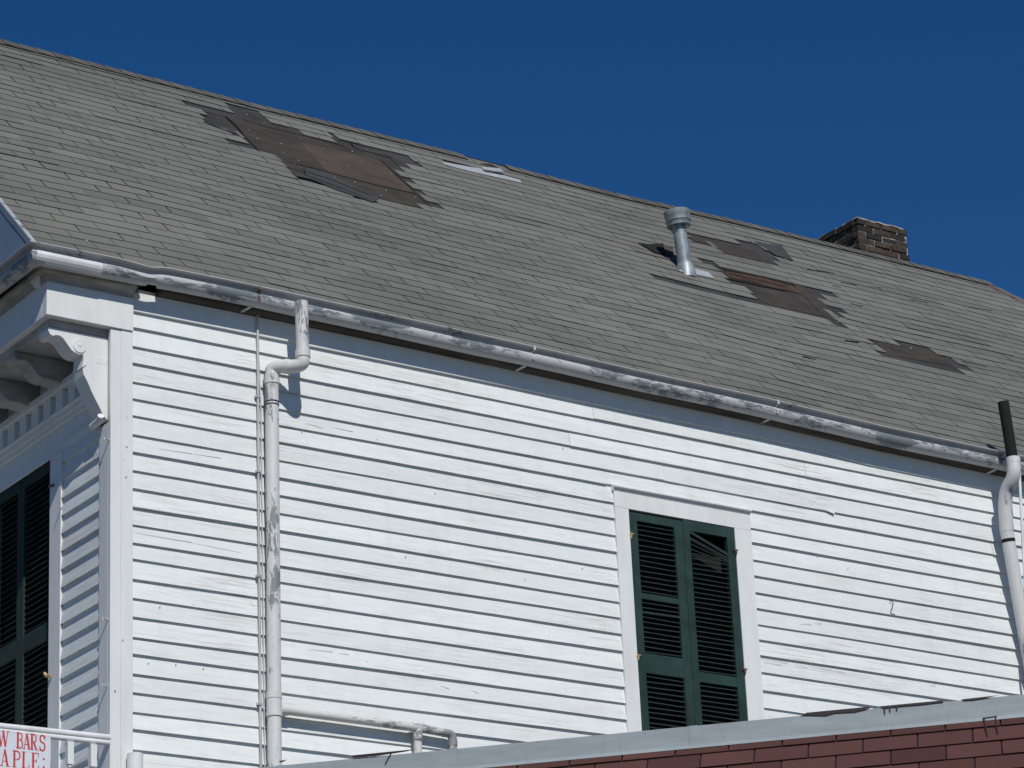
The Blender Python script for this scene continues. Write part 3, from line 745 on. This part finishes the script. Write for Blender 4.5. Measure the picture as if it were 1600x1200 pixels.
mb = MB(); flat(loc([(320,398),(335,388),(392,385),(470,408),(500,438),(410,418),(345,405)],960,300,3.2), .014, mb=mb, th=.004)
obj('flashing_skirt', mb, 'flashing_metal', vp); mb = MB()
mb.tube([B-Vector((0, 0, .07)), B+Vector((0, 0, .06)), B+Vector((0, 0, .075))], [.095, .075, .068], 28)
obj('flashing_collar', mb, 'galvanised', vp, smooth=True)
# ---- chimney
ch = empty('chimney', (10.4, 4.13, 3.4), None, None, parent=house)
mb = MB(); X0, X1, Ya, Yb, ZT = 10.085, 10.745, 3.80, 4.46, 4.455; rnd = random.Random(9); h = .068; r = 0; z = ZT-h
mo = MB(); mo.box(X0+.012, X1-.012, Ya+.012, Yb-.012, 3.3, ZT-.01); obj('mortar', mo, 'mortar', ch)
while z > 3.35:
    off = 0 if r % 2 else .105
    out = .012 if r == 0 else 0
    def course(axis):
        L = (X1-X0) if axis == 0 else (Yb-Ya); p = -off
        while p < L:
            a, b = max(0, p+.005), min(L, p+.21-.005)
            if b-a > .03:
                t = rnd.random()**1.5; j = rnd.uniform(-.012, .009)+out; g1 = rnd.uniform(-.004, .003)
                if axis == 0:
                    mb.box(X0+a+.002, X0+b-.002, Ya-j, Ya+.05, z+.005+g1, z+h-.004+g1, t); mb.box(X0+a+.002, X0+b-.002, Yb-.05, Yb+j, z+.005, z+h-.004, t)
                else:
                    mb.box(X0-j, X0+.05, Ya+a+.0501*(a < .02), Ya+b-.0501*(b > L-.02), z+.005+g1, z+h-.004+g1, t); mb.box(X1-.05, X1+j, Ya+a+.0501*(a < .02), Ya+b-.0501*(b > L-.02), z+.005, z+h-.004, t)
            p += .21
    course(0); course(1); z -= h; r += 1
obj('bricks', mb, 'brick', ch, bevel=.004)
mb = MB(); rnd = random.Random(12); nx = 11
Vt = [(lerp(X0-.006, X1-.05, i/nx)+rnd.uniform(-.006, .006), lerp(Ya-.006, Yb, j/nx)+rnd.uniform(-.006, .006), ZT+(rnd.uniform(.002, .014) if 0 < i < nx and 0 < j < nx else rnd.uniform(-.004, .010))) for i in range(nx+1) for j in range(nx+1)]
mb.mesh(Vt, [(i*(nx+1)+j, (i+1)*(nx+1)+j, (i+1)*(nx+1)+j+1, i*(nx+1)+j+1) for i in range(nx) for j in range(nx)])
q_ = obj('mortar_cap', mb, 'cap_mortar', ch, closed=False); q_m = q_.modifiers.new('thick', 'SOLIDIFY'); q_m.thickness = .012
# ---- raking cornice of the front gable
mb = MB()
def rake(xa, xb, h0, h1, mb):
    for s0, s1 in ((0, 1),):
        q = []
        for hh in (h0, h1):
            for x in (xa, xb):
                q.append((x, hh))
        p = [Vector((x, Y0, ez(-.8)))+NRM*hh for x, hh in q]; r_ = [Vector((x, Y1, rz(-.8)))+NRM*hh for x, hh in q]
        mb.hexa([p[0], p[1], r_[1], r_[0], p[2], p[3], r_[3], r_[2]])
rake(-.765, -.60, -.035, -.010, mb)
rake(-.757, -.60, -.078, -.0355, mb); rake(-.757, -.60, -.16, -.090, mb); rake(-.70, -.55, -.30, -.1605, mb); rake(-.66, -.50, -.42, -.3005, mb)
rc = obj('raking_cornice', mb, 'trim', roof, bevel=.002)
mb = MB(); rake(-.745, -.61, -.0895, -.0785, mb); obj('raking_groove', mb, 'weathered_wood', roof)
mb = MB(); mb.prism([(-.50, .0, .3), (-.50, Y1, 3.2), (-.50, 6.6, .3)], (.1, 0, 0)); obj('gable_board', mb, 'trim', roof)
mb = MB(); p = [R_(-.808, 0, -.002), R_(-.775, 0, -.002), R_(-.775, 1, -.002), R_(-.808, 1, -.002)]; mb.prism(p, NRM*.008); obj('drip_edge', mb, 'flashing_metal', roof)
# ================================================================= pipes on the side wall
dp = empty('downpipe', (1.1, -.1, -5), None, None, parent=house)
def S(px, py, g): return side(px, py, g)
GO = .262
top = S(470.5, 472, GO); b1 = S(473, 548, GO)
mb = MB(); ztop = top.z
mb.tube([Vector((b1.x-.004, -GO, ztop)), Vector((b1.x, -GO, b1.z))], [.047, .046], 28, caps=False, t=.4)
mb.tube([Vector((b1.x-.004, -GO, ztop-.002)), Vector((b1.x, -GO, b1.z))], [.042, .042], 28, caps=False, t=.4)
mb.tube([Vector((b1.x, -.17, zlip(1.2)-.085)), Vector((b1.x, -GO, zlip(1.2)-.085))], .03, 20)
obj('upper_pipe', mb, 'pipe_paint', dp, smooth=True)
GL = .075
low = S(424.5, 590, GL+.0)
pt = [b1, b1+Vector((0, 0, -.075)), b1+Vector((-.035, .02, -.145)), None]
lowtop = Vector((1.065, -GL, low.z))
lowtop.x = S(424.5, 600, GL).x
eA = b1+Vector((0, 0, -.035)); k1 = b1+Vector((0, 0, -.12)); k2 = Vector((lowtop.x, -GL, lowtop.z+.085)); eB = Vector((lowtop.x, -GL, lowtop.z))
def bez(a, b, c, d, n=14): return [a*(1-t)**3+b*3*t*(1-t)**2+c*3*t*t*(1-t)+d*t**3 for t in [i/n for i in range(n+1)]]
mb = MB(); mb.tube(sub([eA, k1, k2, eB], 9), .0475, 28, t=.0); obj('elbow', mb, 'pipe_paint', dp, smooth=True)
mb = MB(); mb.tube([b1+Vector((0, 0, .0)), b1+Vector((0, 0, -.05))], .053, 28, t=0); mb.tube([eB+Vector((0, 0, .02)), eB+Vector((0, 0, -.05))], .054, 28, t=0)
md = k1.lerp(k2, .5); dd = (k2-k1).normalized(); mb.tube([md-dd*.018, md+dd*.018], .0525, 28, t=0)
each('collar', mb, 'pipe_paint', dp, smooth=True)
bot = S(429, 1195, GL); mb = MB()
mb.tube([eB, Vector((bot.x, -GL, bot.z)), Vector((bot.x, -GL, -G+.2))], .0485, 28, t=.6)
obj('lower_pipe', mb, 'pipe_paint', dp, smooth=True)
mb = MB(); z1 = S(425, 628, GL).z; x1 = S(425, 632, GL).x
for dzz in (0, -.022): mb.tube([(x1, -GL, z1+dzz), (x1, -GL, z1+dzz-.009)], .0505, 28)
each('clamp', mb, 'black_pipe', dp, smooth=True)
mb = MB(); zc = S(428, 1082, GL).z; zd = S(428, 1120, GL).z; xc = S(428, 1100, GL).x
mb.tube([(xc, -GL, zc), (xc, -GL, zc-.045), (xc, -GL, zc-.046), (xc, -GL, zd+.03), (xc, -GL, zd+.029), (xc, -GL, zd)], [.055, .055, .052, .052, .056, .056], 28, t=.1)
obj('tee_coupling', mb, 'pipe_paint', dp, smooth=True)
# branch pipe
bp = empty('branch_pipe', (1.7, -.08, -2.9), None, None, parent=house)
GB = .078
A_ = S(440, 1109, GB); C_ = S(652, 1137, GB); D_ = S(697, 1145, GB)
mb = MB(); mb.tube([A_+Vector((-.03, 0, 0)), C_, D_], .030, 20, t=.3)
mb.tube([A_+Vector((-.01, 0, 0)), A_+Vector((.05, 0, 0))], .036, 20, t=.2); mb.tube([S(510,1118,GB), S(512,1118.3,GB)], .032, 20)
obj('horizontal_pipe', mb, 'small_pipe_paint', bp, smooth=True)
mb = MB()
for q, xx in ((C_, 0), (D_, 1)):
    if xx: mb.tube(sub([q+Vector((-.03, 0, 0)), q+Vector((.05, 0, 0)), q+Vector((.052, 0, -.09))], 7), .031, 20)
    x = q.x+(.052 if xx else 0); y = -GB
    mb.tube([(x, y, q.z-(.05 if xx else .0)), (x, y, q.z-.085)], .034 if not xx else .033, 20)
    if not xx: mb.tube([q+Vector((-.045, 0, 0)), q+Vector((.045, 0, 0))], .0355, 20)
each('fitting', mb, 'small_pipe_paint', bp, smooth=True)
mb = MB()
for x in (C_.x, D_.x+.052): mb.tube([(x, -GB, C_.z-.06), (x, -GB, -3.6)], .0285, 20)
each('drop_pipe', mb, 'small_pipe_paint', bp, smooth=True)
# conduit and cable
mb = MB(); mb.tube([S(402.5, 488, .04), S(404, 800, .035), S(407.5, 1190, .035), Vector((S(407.5, 1190, .035).x, -.035, -8.6))], .0095, 12, t=.5)
cdo = obj('conduit', mb, 'conduit_metal', house, smooth=True)
mb = MB()
for py in (737, 1100, 620, 900): p = S(403.5+(py-600)*.0065, py, .04); mb.box(p.x-.022, p.x+.016, -.05, -.02, p.z-.008, p.z+.008)
each('conduit_clip', mb, 'conduit_metal', cdo)
mb = MB(); mb.tube([S(404, 560, .03), S(408, 640, .028), S(409, 760, .028), S(413.5, 1190, .028), Vector((S(413.5, 1190, .028).x, -.028, -8.6))], .005, 8); obj('cable', mb, 'conduit_metal', house, smooth=True)
# right end: black vent on white drain
rp = empty('drain_pipe', (8.0, -.2, -4), None, None, parent=house)
GR = .34
t0 = S(1567.5, 628, GR+.02); t1 = S(1582, 716, GR)
mb = MB(); mb.tube([t0, t1, t1+(t1-t0)*.1], .046, 28, caps=False); mb.tube([t0+(t1-t0)*.01, t1], .040, 28); obj('black_vent', mb, 'black_pipe', rp, smooth=True)
w0 = S(1583, 719, GR); w1 = S(1585, 745, GR); w2 = S(1569, 770, .2); w3 = S(1573, 830, .16); w4 = S(1600, 985, .12); w5 = w4+(w4-w3)*1.2
mb = MB(); mb.tube(sub([w0, w1, w2, w3], 8), .056, 28, t=0); mb.tube([w0+Vector((0, 0, .02)), w0+Vector((0, 0, -.03))], .058, 28, t=0); obj('elbow', mb, 'pipe_paint', rp, smooth=True)
mb = MB(); mb.tube([w2.lerp(w3, .35), w3, w4, w5, Vector((w5.x, w5.y, -8.5))], .054, 28, t=0); obj('lower_pipe', mb, 'pipe_paint', rp, smooth=True)
mb = MB(); dd = (w4-w3).normalized(); a = w3.lerp(w4, .08); mb.tube([a, a+dd*.028], .0555, 28); obj('band', mb, 'black_pipe', rp, smooth=True)
mb = MB(); a = S(1592.5, 735, .2); b = S(1599, 860, .2); d_ = (b-a); mb.tube([a, b, b+d_*3], .012, 14); mb.tube([a+Vector((0,0,.004)), a+d_*.07], .0145, 14)
obj('conduit', mb, 'white_plastic', house, smooth=True, label='thin white conduit beside the black vent')
# short white pipe bottom left
p = S(211, 1178, .09); mb = MB(); mb.tube([p, Vector((p.x, p.y, -5.5))], .052, 28); q = obj('pipe_stub', mb, 'white_plastic', house, smooth=True)
# bits on corner board
mb = MB()
for (px, py, g) in ((167, 968, .0), (166, 1072, .0), (169, 687, 0)):
    p = on(px, py, (1, 0, 0), -.18); mb.tube([p+Vector((.01, 0, 0)), p+Vector((-.03, 0, .006))], .006, 8); mb.tube([p+Vector((-.03, 0, -.012)), p+Vector((-.03, 0, .012))], .006, 8)
for (px, py) in ((192, 1000), (180, 1079), (198, 698), (197, 745)): p = side(px, py, .04); mb.tube([p+Vector((0, .004, 0)), p+Vector((0, -.003, 0))], .006, 8)
each('hook', mb, 'conduit_metal', house)
# ================================================================= balcony with rail and sign
bal = empty('balcony', (-.9, 2.4, -3.9), 'white balcony with turned balusters at the corner of the house', 'balcony')
XBL = -1.75
mb = MB(); mb.box(XBL, -.1745, -.06, 6, -4.02, -3.88); mb.box(XBL+.05, -.18, -.02, 5.9, -4.2, -4.0205); obj('deck', mb, 'trim', bal)
for y in (.0, 3, 5.9):
    mb = MB(); mb.box(XBL+.03, XBL+.13, y-.03, y+.07, -G+.13, -2.78); obj('post', mb, 'trim', bal, bevel=.005)
zr = -2.868; yr = -.03
mb = MB(); mb.tube([(-.1735, yr, zr+.004), (-.9, yr, zr-.004), (XBL, yr, zr-.006)], .0215, 16); mb.tube([(-.1735, yr+.002, zr-.030), (XBL, yr+.002, zr-.038)], .0185, 16)
mb.tube([(XBL+.08, 0, zr), (XBL+.08, 5.9, zr)], .024, 16)
mb.box(XBL, -.1735, -.05, -.012, -3.74, -3.70); rail = obj('railing', mb, 'white_plastic', bal, smooth=True)
def bal_mb(x, y):
    m = MB(); w_ = .021
    m.box(x-w_, x+w_, y-w_, y+w_, zr-.20, zr-.055); 
    zs = [(-.2, .010), (-.215, .016), (-.225, .008), (-.24, .017), (-.36, .021), (-.50, .013), (-.6, .02), (-.66, .010), (-.68, .017)]
    m.tube([(x, y, zr+a) for a, b in zs], [b for a, b in zs], 14); m.box(x-w_, x+w_, y-w_, y+w_, zr-.832, zr-.68); return m
for i in range(10):
    x = side(109, 1165, -yr).x - (side(145, 1165, -yr).x-side(109, 1165, -yr).x)*(i-1)
    o = obj('baluster', bal_mb(x, yr+.004), 'trim', bal, smooth=True)
# sign
sg = empty('sign', (-.85, -.06, -3.3), 'white sign with red capital letters tied to the balcony rail', 'sign')
xr = side(78.5, 1160, .058).x; zt = side(60, 1145, .058).z
zt = side(0, 1142, .058).z
mb = MB(); mb.box(-1.22, xr, -.060, -.056, zt-.52, zt-.002); obj('panel', mb, 'sign_white', sg, bevel=.001)
def arc(cx, cy, rx, ry, a0, a1, n=10): return [(cx+rx*math.cos(math.radians(lerp(a0, a1, i/n))), cy+ry*math.sin(math.radians(lerp(a0, a1, i/n)))) for i in range(n+1)]
tk, tn_ = .13, .055
GLY = {
 'W': [([(.05,1),(.20,0)],tk),([(.20,0),(.34,.97)],tn_),([(.32,1),(.47,0)],tk),([(.47,0),(.60,1)],tn_),([(-.03,.975),(.14,.975)],tn_),([(.25,.975),(.40,.975)],tn_),([(.53,.975),(.67,.975)],tn_)],
 'B': [([(.09,0),(.09,1)],tk),([(.0,.975),(.2,.975)]+arc(.22,.76,.13,.215,90,-90),.08),([(.0,.025),(.22,.025)]+arc(.24,.275,.145,.25,-90,90),.085),([(.08,.53),(.24,.53)],.05)],
 'A': [([(.22,1),(.06,0)],tn_),([(.21,1),(.37,0)],tk),([(.10,.30),(.32,.30)],tn_),([(-.02,.025),(.13,.025)],tn_),([(.28,.025),(.47,.025)],tn_)],
 'R': [([(.09,0),(.09,1)],tk),([(.0,.975),(.2,.975)]+arc(.22,.74,.13,.235,90,-90),.08),([(.08,.5),(.22,.5)],.05),([(.21,.5),(.36,.02)],tk*.9),([(.0,.025),(.19,.025)],tn_),([(.30,.025),(.46,.025)],tn_)],
 'S': [([(.35,.80)]+arc(.20,.76,.14,.225,20,250,12)+arc(.20,.27,.15,.26,80,-160,14),.10),([(.355,.72),(.355,1)],.045),([(.045,.0),(.045,.29)],.045)],
 'P': [([(.09,0),(.09,1)],tk),([(.0,.975),(.2,.975)]+arc(.23,.72,.14,.25,90,-90),.08),([(.08,.47),(.22,.47)],.05),([(.0,.025),(.2,.025)],tn_)],
 'L': [([(.09,0),(.09,1)],tk),([(.0,.975),(.2,.975)],tn_),([(.0,.025),(.40,.025)],tn_),([(.385,.0),(.385,.25)],.05)],
 'E': [([(.09,0),(.09,1)],tk),([(.0,.975),(.38,.975)],tn_),([(.0,.025),(.40,.025)],tn_),([(.08,.51),(.27,.51)],tn_),([(.27,.40),(.27,.62)],.04),([(.37,.76),(.37,1)],.045),([(.39,.0),(.39,.26)],.05)],
 ':': [(arc(.08,.20,.035,.035,0,360,10),.06),(arc(.08,.68,.035,.035,0,360,10),.06)],
}
def glyph(ch_, x, z, h, wid, mb, cnt):
    for pts, wd in GLY[ch_]:
        pts = [(a*wid, b) for a, b in pts]; n = len(pts); L = []; Rr = []
        for i in range(n):
            a = Vector(pts[max(i-1, 0)]); b = Vector(pts[min(i+1, n-1)]); d = (b-a)
            if d.length < 1e-6: d = Vector((1, 0))
            d.normalize(); nn = Vector((-d.y, d.x))*wd*.5; p = Vector(pts[i]); L.append(p+nn); Rr.append(p-nn)
        cnt[0] += 1; y = -.0606-.00007*(cnt[0] % 9)
        f = lambda p: Vector((x+p.x*h, y, z+p.y*h))
        for i in range(n-1): mb.quad(f(Rr[i]), f(Rr[i+1]), f(L[i+1]), f(L[i]))
cnt = [0]
def word(items, pyb, h):
    for ch_, px, wid in items:
        mb = MB()
        p = side(px, pyb, .0605); zb = side(px, pyb+(px)*.11, .0605).z
        glyph(ch_, p.x, side(0, pyb, .0605).z, h, wid, mb, cnt); obj('letter' if ch_ != ':' else 'colon', mb, 'red_letters', sg, closed=False)
word([('W', -4, 1.15), ('B', 25.5, 1.08), ('A', 36, 1.12), ('R', 47.5, 1.1), ('S', 61, 1.12)], 1166.0, .102)
word([('A', 0.5, 1.25), ('P', 19.5, 1.25), ('L', 34, 1.2), ('E', 49, 1.2), (':', 66, 1.2)], 1196.5, .108)
# ================================================================= neighbouring flat-roofed building
lb = empty('low_building', (3, -3, -G), 'flat roofed building with brown shingled mansard and grey metal coping', 'building')
ZC = -3.523
LA = Vector((-1.3, -.944, ZC)); dU = Vector((.691, -.723, 0)).normalized(); L = 11.5
# exact edge measured: passes (-.254,-2.038) and (2.815,-5.248)
p0 = Vector((-.254, -2.038, ZC)); p1 = Vector((2.815, -5.248, ZC)); dU = (p1-p0).normalized(); LA = p0-dU*1.5
nO = Vector((-dU.y, dU.x, 0)); nO = nO if nO.dot(CC-p0) > 0 else -nO      # outward, towards the street
def Q(s, o, z): return LA+dU*s+nO*o+Vector((0, 0, z))
mb = MB(); mb.hexa([Q(0, .0, -.118), Q(L, .0, -.118), Q(L, -.22, -.118), Q(0, -.22, -.118), Q(0, -.012, 0), Q(L, -.012, 0), Q(L, -.22, .0), Q(0, -.22, .0)])
mb.hexa([Q(0, .012, -.135), Q(L, .012, -.135), Q(L, -.004, -.135), Q(0, -.004, -.135), Q(0, .001, -.113), Q(L, .001, -.113), Q(L, -.004, -.113), Q(0, -.004, -.113)])
for s_ in (1.62, 4.05, 6.5, 8.95):
    mb.hexa([Q(s_, .0025, -.117), Q(s_+.05, .0025, -.117), Q(s_+.05, -.21, -.117), Q(s_, -.21, -.117), Q(s_, -.0095, .002), Q(s_+.05, -.0095, .002), Q(s_+.05, -.21, .002), Q(s_, -.21, .002)])
cop = obj('coping', mb, 'coping_metal', lb, bevel=.002)
BETA = math.radians(52); up = Vector((0, 0, math.sin(BETA)))-nO*math.cos(BETA); nn = nO*math.sin(BETA)+Vector((0, 0, math.cos(BETA)))
o0 = Q(0, -.008, -.128)
mb = MB(); rnd = random.Random(6); ex = .127
for r in range(11):
    s = -.3+(.152 if r % 2 else 0)+rnd.uniform(-.01, .01)
    while s < L:
        a, b = max(0, s), min(L, s+.3048-.010)
        if b > a:
            sk = rnd.uniform(-.002, .002); base_ = o0-up*(ex*(r+1)-ex*.45)
            def W_(ss, t_, h_): return base_+dU*ss+up*t_+nn*h_
            th = .012+rnd.uniform(-.001, .003)
            mb.mesh([W_(a, sk, th), W_(b, sk, th), W_(b, ex+.004, .002), W_(a, ex+.004, .002), W_(a, sk, -.004), W_(b, sk, -.004), W_(b, ex+.004, -.004), W_(a, ex+.004, -.004)], [(0, 1, 2, 3), (4, 5, 1, 0), (5, 6, 2, 1), (7, 4, 0, 3)], rnd.random())
        s += .3048
man = obj('mansard_shingles', mb, 'brown_shingle', lb, closed=False)
mb = MB(); H = ex*11.6; q = [o0-nn*.006, o0+dU*L-nn*.006, o0+dU*L-up*H-nn*.006, o0-up*H-nn*.006]
mb.prism(q, -nn*.05); obj('mansard_board', mb, 'tar', lb)
F0 = Q(0, -.22, 0); ZW = -.2
mb = MB(); foot = [Q(.02, -.10, 0), Q(L-.02, -.10, 0), Vector((Q(L, 0, 0).x+.8, -.35, ZC)), Vector((Q(0, 0, 0).x+.9, -.35, ZC))]
mb.prism([Vector((p.x, p.y, -G+.001)) for p in foot], (0, 0, ZC-.16+G)); obj('wall', mb, 'stucco', lb)
mb = MB(); mb.prism([Vector((p.x, p.y, ZC-.157)) for p in [Q(.01, -.221, 0), Q(L-.01, -.221, 0), foot[2], foot[3]]], (0, 0, .06)); obj('flat_roof', mb, 'flat_roof_felt', lb)
# tar on the coping
tm = MB()
def onC(px, py, o=.004):      # coping face plane
    n3 = (nO+Vector((0, 0, .012/.118))).normalized(); k = n3.dot(Q(0, 0, -.118))+o; return on(px, py, n3, k)
def tarpoly(P_): tm.prism([onC(a, b) for a, b in P_], nO*.002)
C2 = lambda L_: [(1200+a/3.53, 860+b/3.53) for a, b in L_]
tarpoly(C2([(180,910),(215,895),(560,862),(562,872),(480,892),(370,898),(320,912),(215,910)]))
tarpoly(C2([(610,861),(720,850),(990,825),(960,838),(840,852),(716,862),(714,884),(707,884),(706,864),(678,866),(674,884),(668,884),(668,868),(648,870),(646,904),(640,904),(638,870)]))
tarpoly(C2([(1065,822),(1280,798),(1200,815),(1130,826),(1080,828)]))
tarpoly(C2([(672,880),(676,880),(676,892),(670,892)]))
tarpoly([(360+a/4, 1000+b/4) for a, b in [(755,722),(1160,682),(1100,697),(900,728),(770,738)]])
tarpoly([(360+a/4, 1000+b/4) for a, b in [(1000,712),(1008,712),(988,745),(972,776),(965,775),(985,735)]])
tarpoly([(360+a/4, 1000+b/4) for a, b in [(305,757),(355,747),(330,762),(310,766)]])
each('tar_streak', tm, 'tar', cop)
tm = MB()
def onM(px, py, o=.014): return on(px, py, nn, nn.dot(o0)+o)
for P_ in ([(1182,925),(1195,925),(1203,960),(1214,1030),(1207,1032),(1196,970)], [(1250,915),(1257,915),(1264,960),(1270,1014),(1263,1014),(1256,965)], [(1186,925),(1262,915),(1262,921),(1186,931)]):
    tm.prism([onM(*p) for p in C2(P_)], nn*.003)
each('tar_streak', tm, 'tar', man)
